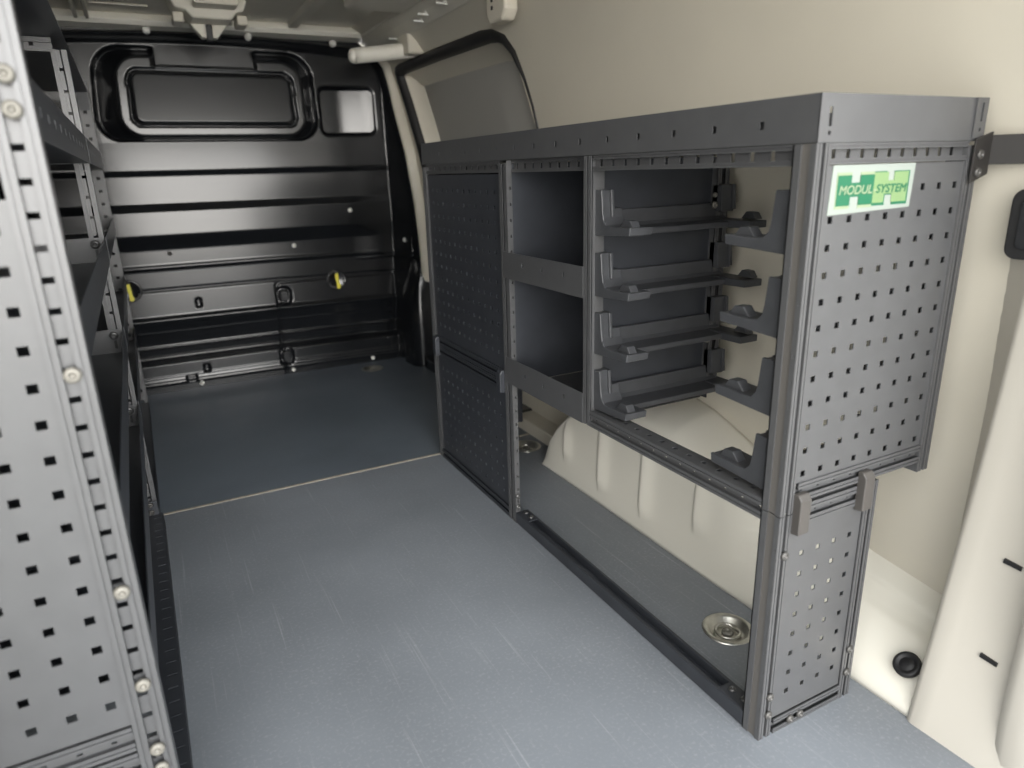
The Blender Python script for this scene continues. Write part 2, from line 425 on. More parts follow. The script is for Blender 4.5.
# ---- bulkhead: fine height field of the pressed black panel
PROF = [(1.45, 0.0), (1.02, 0.0), (0.913, 0.006), (0.894, -0.008), (0.785, -0.004), (0.758, 0.012), (0.664, 0.016),
        (0.606, -0.022), (0.545, -0.022), (0.532, -0.016), (0.520, -0.030), (0.445, -0.030), (0.439, -0.040), (0.433, -0.030), (0.330, -0.028),
        (0.314, -0.014), (0.300, -0.026), (0.262, -0.044), (0.257, -0.042), (0.252, -0.048), (0.198, -0.066), (0.192, -0.058), (0.184, -0.068), (0.140, -0.078),
        (0.122, -0.030), (0.070, -0.030), (0.066, -0.024), (0.058, -0.028), (0.052, -0.022), (0.045, -0.028), (0.038, -0.022), (0.030, -0.034), (-0.05, -0.034)]
PROF_UP = PROF[::-1]
def rr_sd(x, z, x0, x1, z0, z1, r):
    cx, cz = (x0 + x1) / 2, (z0 + z1) / 2
    qx, qz = abs(x - cx) - (x1 - x0) / 2 + r, abs(z - cz) - (z1 - z0) / 2 + r
    return math.hypot(max(qx, 0), max(qz, 0)) + min(max(qx, qz), 0) - r
def bulk(x, z):
    zz = z + 0.010 * max(0, x - 0.45) if z < 0.6 else z
    d = lerp_tab(zz, PROF_UP)
    # swages fade out towards the right-hand side
    # blanked window: outer groove, raised ring, inner groove, flat centre
    sk = 0.05 * (1.2 - z) * (1 if x < 0.3 else -0.4)             # slanted flanks
    o = rr_sd(x + sk, z, -0.020, 0.683, 1.036, 1.335, 0.085)
    o2 = rr_sd(x + 2.0 * sk, z, -0.090, 0.725, 1.026, 1.362, 0.09)
    tongue = sstep(0.115, 0.135, x) * sstep(0.510, 0.490, x) * sstep(1.28, 1.30, z)
    d -= (0.015 + 0.050 * min(1.0, max(0.0, o / 0.06))) * sstep(0.002, -0.004, o2) * sstep(0.0, 0.006, o) * (1 - tongue)      # dark pocket round the raised ring
    d += 0.010 * sstep(0.004, -0.012, o) * (1 - tongue)
    r2 = rr_sd(x + sk, z, 0.022, 0.643, 1.076, 1.288, 0.045)
    if r2 < 0: d -= 0.020 * max(0.0, 1 - (-r2) / 0.020) + 0.055 * max(0.0, z - 1.085)
    # small recessed pocket on the right
    p = rr_sd(x, z, 0.745, 0.985, 1.045, 1.238, 0.03)
    if p < 0.02:
        d -= 0.012 * sstep(0.008, -0.006, p)
        d -= 0.024 * sstep(0.0, -0.008, p) * max(0.0, min(1.0, (1.010 - (x - 0.12 * (1.238 - z))) / 0.085))
    # load-through hatch: seam groove
    h = rr_sd(x, z, 0.475, 1.02, -0.2, 0.425, 0.02)
    if abs(h) < 0.007 and z < 0.43: d -= 0.010 * (1 - abs(h) / 0.007)
    for cx, cz in ((0.503, 0.365), (0.482, 0.088)):
        q = rr_sd(x, z, cx - 0.03, cx + 0.03, cz - 0.038, cz + 0.038, 0.025)
        if q < 0.012 and x > cx - 0.028: d -= 0.012 * sstep(0.008, -0.004, q); d += 0.014 * sstep(-0.012, -0.018, q)
    # dents / slots
    for cx, cz in ((0.150, 0.372), (0.141, 0.083)):
        q = rr_sd(x, z, cx - 0.011, cx + 0.011, cz - 0.02, cz + 0.02, 0.010)
        d -= 0.016 * sstep(0.002, -0.003, q)
    q = rr_sd(x, z, 0.055, 0.095, 0.036, 0.062, 0.004); d -= 0.02 * sstep(0.002, -0.002, q)
    # the edges sweep towards the viewer
    e = 0.0
    if x > 1.025: e += 1.6 * (x - 1.025)
    if x < -0.28: e += 1.0 * (-0.28 - x) ** 2 / 0.16
    return d * (1 - 0.75 * sstep(0.82, 1.0, x) * (1 if z > 0.5 else 0.3)) + e
bk = MB(); rows = []
nx, nz = 300, 340
for j in range(nz + 1):
    z = -0.02 + 1.46 * j / nz
    xr = min(1.085, xw(z) - 0.012); xl = 2 * XC - xr
    rows.append([(x, 3.18 - bulk(x, z), z) for x in [xl + (xr - xl) * i / nx for i in range(nx + 1)]])
bk.grid(rows)
front = struct(bk.build('wall_front', M_BLACK, smooth=True, weld=False))
sol = front.modifiers.new('thick', 'SOLIDIFY'); sol.thickness = 0.01; sol.offset = -1 
def on_bulk(x, z): return (x, 3.18 - bulk(x, z), z)
for x, z in ((0.828, 0.726), (0.572, 0.584), (1.062, 0.581), (0.071, 0.588), (0.505, 0.018), (0.885, 0.018), (0.111, 0.018)):
    p = on_bulk(x, z); bolt(front, p, (0, -1, 0), 0.0095, M_WHITE if z != 0.588 else M_BOLT, name='plug')
# black corner pillar between bulkhead and sliding door, with its lower cover
cp = MB(); rows = []
for z in (0.0, 0.03, 0.06, 0.2, 0.33, 0.40, 0.46, 0.5):
    k = 0.0 if z < 0.3 else (z - 0.3) * 0.9
    rows.append([(1.02 + k * 0.35, 3.12, z), (1.025 + k * 0.3, 3.02 + k * 0.2, z), (1.045 + k * 0.25, 2.985 + k * 0.2, z), (1.075, 2.975 + k * 0.25, z), (1.15, 2.975 + k * 0.25, z)])
cp.grid(rows); struct(cp.build('trim_7', M_BLACK, smooth=True))
# cream edge strip of the door pillar, black pillar cover behind it
STR = [(0.0, 3.0), (0.6, 3.0), (0.97, 3.015), (1.1, 3.06), (1.22, 3.09), (1.34, 3.11)]
st = MB(); cpb = MB(); r1, r2 = [], []
for i in range(25):
    z = 0.17 + 1.19 * i / 24
    y = lerp_tab(z, STR); x = xw(z) - 0.040 + 0.010 * sstep(1.1, 1.3, z)
    r1.append([(x + 0.012, y + 0.024, z), (x, y + 0.018, z), (x - 0.003, y + 0.006, z), (x + 0.006, y - 0.002, z), (xw(z) + 0.004, y - 0.006, z)])
    r2.append([(x - 0.012, 3.17, z), (x - 0.006, y + 0.06, z), (x + 0.006, y + 0.03, z), (xw(z) + 0.004, y + 0.02, z)])
st.grid(r1); struct(st.build('trim_8', M_CREAM, smooth=True))
cpb.grid(r2); struct(cpb.build('trim_9', M_BLACK, smooth=True))

# ---- wheel arch and rear sill on the right, one pressed sheet with flutes
HT = [(0.30, 0.12), (0.60, 0.15), (0.72, 0.165), (0.85, 0.21), (0.98, 0.255), (1.07, 0.29), (1.15, 0.318), (1.22, 0.332), (1.30, 0.337), (1.38, 0.330), (1.46, 0.308), (1.53, 0.272), (1.60, 0.218), (1.65, 0.165), (1.69, 0.105), (1.712, 0.05), (1.722, 0.006)]
FL = [(1.596, 0.05, 0.19), (1.417, 0.03, 0.27), (1.234, 0.03, 0.26), (1.045, 0.08, 0.25)]
wa = MB(); rows = []
NY, NZ = 260, 44
for i in range(NY + 1):
    y = 0.50 + 1.222 * i / NY
    h = lerp_tab(y, HT); steep = sstep(0.70, 1.0, y)
    row = []
    for j in range(NZ + 1):
        t = j / NZ
        # blend a sloping tail section with an upright, rounded-over arch section
        xa, za = 0.978 + 0.16 * t, h * (t ** 0.62)
        if t < 0.06: xa, za = 0.978 + 0.004, h * 0.14 * t / 0.06
        a = t * 1.0
        if a < 0.62: xb, zb = 0.978 + 0.022 * a, h * (a / 0.62) * 0.80
        else:
            q = (a - 0.62) / 0.38; xb, zb = 0.978 + 0.0136 + 0.146 * (1 - math.cos(q * math.pi / 2)), h * (0.80 + 0.20 * math.sin(q * math.pi / 2))
        x = xa + (xb - xa) * steep; z = za + (zb - za) * steep
        for fy, f0, f1 in FL:
            u = (y - fy)
            win = sstep(f0, f0 + 0.05, z) * sstep(f1, f1 - 0.05, z)
            x -= win * steep * 0.009 * sstep(0.007, -0.003, u) * math.exp(-((u + 0.004) / 0.034) ** 2)
        for zc in (0.165, 0.130, 0.095):
            q = (z - zc) + 0.30 * (y - 0.87); x += steep * 0.004 * sstep(0.82, 0.84, y) * sstep(0.93, 0.90, y) * sstep(-0.012, 0.0, q) * sstep(0.006, 0.0, q)
        if y < 1.0: x += (1 - steep) * 0.010 * sstep(0.50, 0.56, t) * sstep(0.80, 0.66, t)
        row.append((x, y, z))
    rows.append(row)
wa.grid(rows); arch = struct(wa.build('wheel_arch', M_ARCH_LIT, smooth=True, weld=False))
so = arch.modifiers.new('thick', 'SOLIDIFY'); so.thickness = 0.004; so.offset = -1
struct(MB().box(1.065, 1.14, 1.70, 2.06, 0.0, 0.045).build('trim_10', M_CREAM, bevel=0.004))
struct(MB().box(1.06, 1.14, 2.06, 2.96, 0.0, 0.05).build('trim_10', M_BLACK, bevel=0.004))

# ---- rear door pillar (right) and the outer jamb
pe = [(0.0, 0.974, 0.518), (0.08, 0.984, 0.516), (0.17, 1.000, 0.516), (0.30, 1.025, 0.518), (0.45, 1.045, 0.516), (0.55, 1.058, 0.516), (0.70, 1.082, 0.52), (0.85, 1.10, 0.53), (1.0, 1.09, 0.53), (1.2, 1.065, 0.53), (1.32, 1.04, 0.53), (1.41, 0.95, 0.53), (1.48, 0.86, 0.53)]
pl = MB(); rows = []
for k in range(49):
    z = 1.48 * k / 48
    x = lerp_tab(z, [(a, b) for a, b, c in pe]); y = lerp_tab(z, [(a, c) for a, b, c in pe])
    wx = xw(z)
    rows.append([(wx + 0.01, y + 0.06, z), (x + 0.25 * (wx - x) + 0.004, y + 0.010, z), (x + 0.004, y + 0.003, z), (x, y - 0.006, z), (x + 0.001, y - 0.03, z), (x + 0.002, y - 0.10, z), (x + 0.004, y - 0.16, z)])
pl.grid(rows); pil = struct(pl.build('wall_right_rear', M_SKIRT, smooth=True))
jm = MB(); rows = []
for k in range(33):
    z = 1.48 * k / 32
    x = lerp_tab(z, [(0, 0.995), (0.06, 0.986), (0.14, 0.984), (0.3, 0.988), (0.5, 1.0), (0.8, 1.03), (1.1, 1.03), (1.32, 1.0), (1.48, 0.86)])
    rows.append([(x + 0.06, 0.402, z), (x + 0.012, 0.402, z), (x - 0.004, 0.396, z), (x - 0.010, 0.382, z), (x - 0.008, 0.34, z), (x + 0.02, 0.28, z), (x + 0.2, 0.25, z)])
jm.grid(rows); struct(jm.build('wall_right_rear', M_SKIRT, smooth=True))
for y, z, x in ((0.441, 0.318, 1.029), (0.434, 0.170, 1.002)):
    p_ = MB(); p_.obox((x - 0.004, y + 0.011, z + 0.0035), Vector((0.05, -1.0, -0.10)).normalized(), Vector((0, 0.10, -1.0)).normalized(), X, 0.024, 0.0065, 0.010)
    struct(p_.build('trim_11', M_RUB))
# left rear pillar (mirror of the shell, seen past the left rack)
lp = MB(); rows = []
for k in range(33):
    z = 1.48 * k / 32; x = 2 * XC - lerp_tab(z, [(a, b) for a, b, c in pe])
    rows.append([(2 * XC - xw(z) - 0.01, 0.60, z), (x, 0.53, z), (x - 0.004, 0.42, z), (x + 0.01, 0.38, z), (x - 0.03, 0.27, z), (x - 0.2, 0.25, z)])
lp.grid(rows); struct(lp.build('wall_left_rear', M_SKIRT, smooth=True))

# ================================================================== RIGHT RACK
X0, X1, YN, YF = 0.732, 1.066, 0.605, 1.955
P = 0.0355
R = thing('shelving_unit', 'low dark grey van shelving unit on the right with tray top and perforated end', 'shelving unit', (0.90, 1.28, 0.0))

def holes_grid(u0, v0, nu, nv, pu, pv, s=0.0088, skip=()):
    return [(u0 + i * pu - s / 2, u0 + i * pu + s / 2, v0 + j * pv - s / 2, v0 + j * pv + s / 2) for i in range(nu) for j in range(nv) if (i, j) not in skip]

# --- corner posts (the lower frame is a piece of its own under the upper box)
def corner_post(z0, z1):
    b = MB()
    b.channel((X0, YN, z0), Z, X, z1 - z0, 0.034, 0.03, 0.009, hole=0) if False else None
    # end-facing channel: L=x? outer normal -y needs L x W = -y  ->  L = X.. use W=z-run ordering
    chan_y(b, X0 + 0.0005, 0.025, YN, z0, z1, 0.006, None, depth=0.0075)
    b.perf((X0, YN + 0.001, z0), Z, Y, z1 - z0, 0.008, 0.002, [(q, q + 0.005, 0.002, 0.0045) for q in [0.02 + P * k for k in range(int((z1 - z0 - 0.03) / P))]])
    b.box(X0, X0 + 0.002, YN + 0.023, YN + 0.035, z0, z1).box(X0, X0 + 0.03, YN + 0.033, YN + 0.035, z0, z1)
    return b
def chan_y(b, x0, w, y, z0, z1, gw, hole, depth=0.030, pitch=P, n=-1, slit=True):
    """vertical profile whose slotted face looks along n*y"""
    if n < 0: b.channel((x0 + w, y, z0), Z, -X, z1 - z0, w, depth, gw, hole=hole or 0, pitch=pitch, slit=slit)      # Z x -X = -Y
    else: b.channel((x0, y, z0), Z, X, z1 - z0, w, depth, gw, hole=hole or 0, pitch=pitch)
def chan_x(b, y0, w, x, z0, z1, gw, hole, depth=0.030, pitch=P, n=-1):
    if n < 0: b.channel((x, y0, z0), Z, Y, z1 - z0, w, depth, gw, hole=hole or 0, pitch=pitch)           # Z x Y = -X
    else: b.channel((x, y0 + w, z0), Z, -Y, z1 - z0, w, depth, gw, hole=hole or 0, pitch=pitch)
def rail_y(b, x0, x1, y, z, w, gw, hole, depth=0.025, pitch=P, hl=None):
    """horizontal rail along x, face towards -y"""
    b.channel((x0, y, z), X, Z, x1 - x0, w, depth, gw, hole=hole or 0, pitch=pitch, hl=hl, start=0.012, slit=False)   # X x Z = -Y
def rail_x(b, y0, y1, x, z, w, gw, hole, depth=0.025, pitch=P, n=-1, hl=None):
    """horizontal rail along y, face towards -x (or +x)"""
    if n < 0: b.channel((x, y1, z), -Y, Z, y1 - y0, w, depth, gw, hole=hole or 0, pitch=pitch, hl=hl, start=0.012, slit=False)   # -Y x Z = -X
    else: b.channel((x, y0, z), Y, Z, y1 - y0, w, depth, gw, hole=hole or 0, pitch=pitch, hl=hl, start=0.012, slit=False)

for z0, z1 in ((0.397, 0.900), (0.0, 0.3955)):
    p_ = corner_post(z0, z1).build('post', M_POST, R)
    MB().box(X0 + 0.002, X0 + 0.004, YN + 0.009, YN + 0.023, z0, z1).build('slot_web', M_WEB, p_, label='light grey web of the profile')
b = MB(); chan_y(b, 1.040, 0.027, YN, 0.395, 0.895, 0.005, None); b.build('post', M_POST, R)
b = MB(); chan_y(b, 0.918, 0.027, YN, 0.0, 0.405, 0.005, None); b.build('post', M_POST, R)

# --- near end: perforated panels, slotted rails
b = MB(); b.perf((0.760, YN + 0.003, 0.442), X, Z, 0.281, 0.432, 0.0018, holes_grid(0.013, 0.013, 8, 12, 0.0361, 0.0352)); b.build('end_panel', M_STEEL, R)
b = MB(); b.perf((0.760, YN + 0.003, 0.030), X, Z, 0.159, 0.342, 0.0018, holes_grid(0.029, 0.042, 4, 8, P, 0.0357, 0.0085)); b.build('end_panel', M_STEEL, R)
b = MB(); rail_y(b, 0.757, 1.041, YN, 0.875, 0.025, 0.011, 0.010, hl=0.007, pitch=0.0268); b.build('rail', M_STEEL, R)
b = MB(); rail_y(b, 0.764, 1.041, YN, 0.412, 0.030, 0.010, 0.005, hl=0.005); b.build('rail', M_STEEL, R)
b = MB(); rail_y(b, 0.764, 0.918, YN, 0.372, 0.034, 0.010, 0.005, hl=0.005); b.build('rail', M_STEEL, R)
b = MB(); rail_y(b, 0.764, 0.918, YN, 0.0, 0.028, 0.010, None); b.build('rail', M_STEEL, R)
# slanted joining clamps
for xa, xb, zt in ((0.757, 0.779, 0.428), (0.895, 0.917, 0.430)):
    b = MB(); b.prism([(YN + 0.002, zt - 0.064), (YN - 0.013, zt - 0.062), (YN - 0.013, zt - 0.008), (YN - 0.007, zt), (YN + 0.002, zt)], 'x', xa, xb)
    b.build('clamp', M_CLAMP, R, bevel=0.0015, label='light grey moulded joining clamp')
for p in ((0.748, YN, 0.079), (0.748, YN, 0.045), (0.930, YN, 0.098), (0.930, YN, 0.052), (0.748, YN, 0.331), (0.800, YN, 0.014), (0.823, YN, 0.014)):
    bolt(R, p, (0, -1, 0), 0.0072)
# sticker
b = MB().prism([(0.765, 0.813), (0.927, 0.817), (0.930, 0.874), (0.768, 0.874)], 'y', YN + 0.0018, YN + 0.0042)
st_ = b.build('sticker', M_SWHITE, R, label='white and green maker label with lettering')
def decal(polys, mt, y, name='sticker_print'):
    d = MB()
    for pz in polys: d.prism(pz, 'y', y - 0.0003, y + 0.0002)
    return d.build(name, mt, st_)
def sxz(u, v):   # sticker coordinates: u 0..1 left to right, v 0..1 bottom to top
    return (0.7665 + u * 0.162, 0.8145 + v * 0.0585)
H = lambda a, c, nt0, nt1, nb0, nb1, v0, v1, h0, h1: [sxz(*q) for q in ((a, v0), (nb0, v0), (nb0, h0), (nb1, h0), (nb1, v0), (c, v0), (c, v1), (nt1, v1), (nt1, h1), (nt0, h1), (nt0, v1), (a, v1))]
decal([H(0.06, 0.50, 0.23, 0.33, 0.23, 0.33, 0.10, 0.86, 0.34, 0.64)], M_SPALE, YN + 0.0017)
decal([H(0.07, 0.50, 0.23, 0.33, 0.23, 0.33, 0.16, 0.80, 0.34, 0.64)], M_SGREEN, YN + 0.0013)
decal([H(0.50, 0.945, 0.655, 0.745, 0.655, 0.745, 0.12, 0.86, 0.34, 0.64)], M_SGREEN, YN + 0.0017)
decal([H(0.50, 0.925, 0.675, 0.745, 0.640, 0.735, 0.18, 0.84, 0.37, 0.66)], M_SLIGHT, YN + 0.0013)
def lettering(txt, u, v, size, mt, width, parent=st_, slant=0.18):
    cu = bpy.data.curves.new('lettering', 'FONT'); cu.body = txt; cu.size = size; cu.shear = slant; cu.offset = 0.0; cu.extrude = 0.0
    to = bpy.data.objects.new('lettering_source', cu); C.objects.link(to)
    dg = bpy.context.evaluated_depsgraph_get(); me = bpy.data.meshes.new_from_object(to.evaluated_get(dg))
    bpy.data.objects.remove(to)
    w = max(q.co.x for q in me.vertices) - min(q.co.x for q in me.vertices)
    x0, z0 = sxz(u, v); o0 = ORG[parent.name]
    for q in me.vertices:
        q.co = (x0 + q.co.x * width / w - o0[0], YN + 0.0008 - q.co.z - o0[1], z0 + q.co.y - o0[2])
    me.materials.clear(); me.materials.append(mt)
    bm = bmesh.new(); bm.from_mesh(me)
    for dx, dy, dz in ((0.0005, -0.00012, 0.0), (0.00025, -0.00024, 0.0003), (0.00025, -0.00036, -0.0003)):
        g_ = bmesh.ops.duplicate(bm, geom=[f for f in bm.faces][:len(me.polygons)])
        bmesh.ops.translate(bm, verts=[q for q in g_['geom'] if isinstance(q, bmesh.types.BMVert)], vec=(dx, dy, dz))
    bm.to_mesh(me); bm.free()
    o = bpy.data.objects.new('lettering', me); C.objects.link(o); o.parent = parent; ORG[o.name] = o0
lettering('MODUL', 0.085, 0.40, 0.0155, M_SPALE, 0.063)
lettering('-', 0.485, 0.40, 0.0155, M_SPALE, 0.006)
lettering('SYSTEM', 0.525, 0.40, 0.0150, M_SGREEN, 0.062)

# --- top tray: floor, holed front lip, end lips, back lip
b = MB()
b.box(X0 + 0.001, X1, YN, YF, 0.9005, 0.9025)
hs = [(q - 0.004, q + 0.004, 0.019, 0.0285) for q in [0.089 + 0.0866 * i for i in range(14)]]
hs = [(YF - YN - b_, YF - YN - a_, c_, d_) for a_, b_, c_, d_ in hs]
b.perf((X0, YF, 0.9015), -Y, Z, YF - YN, 0.0555, 0.0018, hs)
b.box(X0 + 0.011, X0 + 0.013, YN + 0.003, YF - 0.003, 0.9025, 0.956).box(X0 + 0.0005, X0 + 0.013, YN + 0.002, YF - 0.002, 0.9555, 0.957)
b.perf((X0, YN - 0.0005, 0.9015), X, Z, X1 - X0, 0.0555, 0.0018, [(0.016, 0.0215, 0.018, 0.040), (0.0165, 0.021, 0.008, 0.0125)])
b.box(X0, X1, YF - 0.002, YF, 0.9015, 0.957)
b.box(X1 - 0.002, X1, YN, YF, 0.9015, 0.957)
tray = b.build('top_tray', M_STEEL, R)
b = MB(); b.perf((1.040, YN - 0.003, 0.904), X, Z, 0.026, 0.053, 0.002, [(0.011, 0.0165, 0.022, 0.046), (0.0115, 0.016, 0.009, 0.0135)]); b.build('corner_fold', M_STEEL, tray)

# --- front posts between the bays
b = MB(); chan_x(b, 1.4275, 0.039, X0, 0.0, 0.893, 0.008, None, depth=0.0075); b.perf((X0 + 0.001, 1.4265, 0.0), X, Z, 0.0125, 0.900, 0.002, [(0.003, 0.009, q, q + 0.0070) for q in [0.02 + P * k for k in range(24)]]); b.box(X0 + 0.0118, X0 + 0.0135, 1.4285, 1.466, 0.0, 0.893); b.box(X0 + 0.001, X0 + 0.0135, 1.464, 1.466, 0.0, 0.893); b.build('post', M_POST, R)
b = MB(); chan_x(b, 1.0895, 0.0245, X0, 0.379, 0.900, 0.005, None); b.build('post', M_POST, R)
b = MB(); chan_x(b, 1.930, 0.025, X0, 0.0, 0.893, 0.005, None); b.build('post', M_POST, R)
b = MB(); chan_y(b, 1.036, 0.030, 1.086, 0.398, 0.893, 0.010, 0.005); b.build('post', M_STEEL, R)
# --- front rails
b = MB(); rail_x(b, 0.640, 1.087, X0 + 0.002, 0.874, 0.026, 0.012, 0.011, hl=0.008); b.build('rail', M_STEEL, R)
b = MB(); rail_x(b, 1.114, 1.4265, X0 + 0.012, 0.874, 0.026, 0.012, 0.011, hl=0.008); b.build('rail', M_STEEL, R)
b = MB(); rail_x(b, 1.4665, 1.930, X0 + 0.002, 0.874, 0.026, 0.010, 0.009, hl=0.008); b.build('rail', M_STEEL, R)
b = MB(); rail_x(b, 0.640, 1.0895, X0, 0.379, 0.032, 0.010, 0.005, hl=0.005, depth=0.0095)
b.perf((X0 + 0.001, 0.640, 0.4120), X, Y, 0.034, 0.447, 0.0018, [(0.013, 0.022, 0.03 + i * 0.0355, 0.039 + i * 0.0355) for i in range(11)])
b.box(X0 + 0.033, X0 + 0.035, 0.640, 1.087, 0.390, 0.4120); b.build('rail', M_STEEL, R)
for z in (0.377, 0.347): 
    b = MB(); rail_x(b, 1.4665, 1.930, X0, z, 0.028, 0.008, None); b.build('rail', M_DARK, R)
for ya in (1.905, 1.470):
    b = MB(); b.prism([(X0 + 0.002, 0.345), (X0 - 0.012, 0.347), (X0 - 0.012, 0.395), (X0 - 0.006, 0.403), (X0 + 0.002, 0.403)], 'y', ya, ya + 0.022); b.build('clamp', M_DARK, R, bevel=0.0015)
# perforated front panels of the far bay
def fpanel(z0, z1, v0, nv):
    b = MB(); b.perf((X0 + 0.005, 1.930, z0), -Y, Z, 0.4635, z1 - z0, 0.0018, holes_grid(0.036, v0, 12, nv, P, 0.0352)); return b.build('front_panel', M_DARK, R)
fpanel(0.405, 0.871, 0.038, 12); fpanel(0.030, 0.346, 0.030, 8)
# base rails
b = MB(); b.box(X0, X0 + 0.008, 0.640, 1.4265, 0.002, 0.030).box(X0 + 0.008, X0 + 0.034, 0.640, 1.4265, 0.004, 0.012).box(X0 + 0.030, X0 + 0.036, 0.640, 1.4265, 0.004, 0.030).box(X0 + 0.016, X0 + 0.018, 0.640, 1.4265, 0.012, 0.017)
b.build('base_rail', M_DARK, R, bevel=0.001)
b = MB(); rail_x(b, 1.4665, 1.930, X0, 0.001, 0.028, 0.008, None); b.build('base_rail', M_DARK, R)
for (ya, yb) in ((0.641, 0.700), (1.366, 1.425)):
    b = MB(); b.box(X0 + 0.002, X0 + 0.034, ya, yb, 0.0285, 0.0312); cb = b.build('corner_bracket', M_DARK, R, bevel=0.0008)
    for yy in (ya + 0.016, yb - 0.016): bolt(cb, (X0 + 0.020, yy, 0.031), (0, 0, 1), 0.0062, M_BOLTD)
for z in (0.075, 0.045): bolt(R, (X0 + 0.007, 1.4265, z), (0, -1, 0), 0.007, M_BOLTD)
b = MB(); chan_y(b, X0 + 0.006, 0.03, 1.404, 0.035, 0.11, 0.008, None); 

# --- inner panels of the upper box
b = MB(); b.box(X0 + 0.006, 1.040, 1.103, 1.1055, 0.400, 0.893); b.build('divider_panel', M_DARK, R)
b = MB(); b.perf((X0 + 0.004, 1.0955, 0.40), X, Z, 0.032, 0.47, 0.0018, [(0.010, 0.020, q, q + 0.010) for q in (0.103, 0.218, 0.333, 0.448)] + [(0.024, 0.0265, q - 0.002, q + 0.012) for q in (0.103, 0.218, 0.333, 0.448)]); b.build('fixing_strip', M_DARK, R)
b = MB(); b.box(X0 + 0.014, 1.050, 1.4285, 1.431, 0.380, 0.893); b.build('divider_panel', M_DARK, R)
b = MB(); b.box(1.050, 1.053, 1.10, 1.95, 0.380, 0.893); b.build('back_panel', M_DARK, R)
b = MB(); b.box(X0 + 0.02, 1.050, 1.950, 1.953, 0.40, 0.893); b.build('end_panel', M_DARK, R)
b = MB(); b.perf((X0 + 0.02, 1.950, 0.055), X, Z, 0.285, 0.335, 0.002, holes_grid(0.03, 0.03, 7, 8, P, 0.0357)); b.build('end_panel', M_DARK, R)
b = MB(); chan_y(b, 0.918, 0.027, 1.928, 0.0, 0.40, 0.005, 0.004); b.build('post', M_DARK, R)
b = MB(); chan_y(b, X0 + 0.16, 0.03, 1.43, 0.398, 0.41, 0.005, None)
# --- shelves of the middle bay, with holed front lips
for z0, z1 in ((0.637, 0.698), (0.378, 0.443)):
    b = MB(); b.box(X0 + 0.002, 1.048, 1.1145, 1.4260, z0, z0 + 0.002)
    L = 1.4500 - 1.1145
    b.perf((X0 - 0.001, 1.4500, z0), -Y, Z, L, z1 - z0, 0.002, [(q - 0.0035, q + 0.0035, 0.032, 0.042) for q in (0.090, 0.090 + 0.0866, 0.090 + 0.1732)])
    b.box(1.046, 1.048, 1.1145, 1.4260, z0, z1); b.build('shelf', M_STEEL, R)

# --- case runners: long moulded angles with an upright and a catch at each end
def runner(yw, sgn, z):
    Yc = lambda d: yw + sgn * d
    b = MB()
    mid = [(0.0, 0.0), (0.062, 0.002), (0.062, 0.013), (0.020, 0.015), (0.013, 0.022), (0.010, 0.046), (0.0, 0.046)]
    b.prism([(Yc(d), z + h) for d, h in mid], 'x', X0 + 0.050, 1.060)
    rnd = [(0.0, 0.0), (0.115, 0.006), (0.117, 0.021), (0.062, 0.019), (0.044, 0.021), (0.036, 0.030), (0.033, 0.044), (0.029, 0.083), (0.0, 0.083)]
    b.prism([(Yc(d), z + h) for d, h in rnd], 'x', X0 + 0.010, X0 + 0.016)
    base = [(0.0, 0.0), (0.115, 0.006), (0.117, 0.020), (0.060, 0.018), (0.040, 0.020), (0.030, 0.034), (0.024, 0.050), (0.0, 0.050)]
    b.prism([(Yc(d), z + h) for d, h in base], 'x', X0 + 0.012, X0 + 0.060)
    for xa, xb in ((X0 + 0.012, X0 + 0.038), (1.036, 1.070)):                                 # uprights
        b.prism([(Yc(d), z + h) for d, h in ((0.0, 0.03), (0.028, 0.03), (0.025, 0.083), (0.0, 0.083))], 'x', xa, xb)
        b.prism([(Yc(d), z + h) for d, h in ((0.022, 0.034), (0.034, 0.034), (0.030, 0.083), (0.022, 0.083))], 'x', xb - 0.007, xb)
    b.prism([(Yc(d), z + h) for d, h in ((0.0, 0.0), (0.115, 0.002), (0.115, 0.016), (0.0, 0.016))], 'x', 1.025, 1.072)
    # catches: little wedges
    for xa, xb in ((X0 + 0.022, X0 + 0.040), (1.048, 1.066)):
        b.prism([(Yc(d), z + h) for d, h in ((0.110, 0.018), (0.100, 0.031), (0.082, 0.032), (0.070, 0.018))], 'x', xa, xb)
    o = b.build('case_runner', M_PLAST, R, bevel=0.0016, fixn=True)
    return o
for z in (0.757, 0.643, 0.529, 0.414):
    runner(1.100, -1, z); runner(0.642, 1, z + 0.005)
for (z) in (0.800, 0.520):
    bolt(R, (1.030, 1.086, z), (0, -1, 0), 0.007, M_BOLTZ); bolt(R, (1.030, 1.086, z + 0.020), (0, -1, 0), 0.005, M_BOLTZ)
b = MB(); b.box(X0 + 0.03, 1.045, 0.6435, 0.6455, 0.41, 0.50); 

# --- bracket to the pillar
b = MB(); b.prism([(1.044, 0.843), (1.083, 0.855), (1.083, 0.913), (1.044, 0.903)], 'y', YN - 0.007, YN - 0.004)
b.obox((1.081, YN - 0.005, 0.868), Vector((0.35, -0.93, 0)).normalized(), Vector((0.93, 0.35, 0)).normalized(), Z, 0.075, 0.003, 0.040)
wb = b.build('wall_bracket', M_BRACK, R, bevel=0.0008)
bolt(wb, (1.056, YN - 0.007, 0.882), (0, -1, 0), 0.0068, M_BOLT); bolt(wb, (1.056, YN - 0.007, 0.858), (0, -1, 0), 0.0068, M_BOLT)

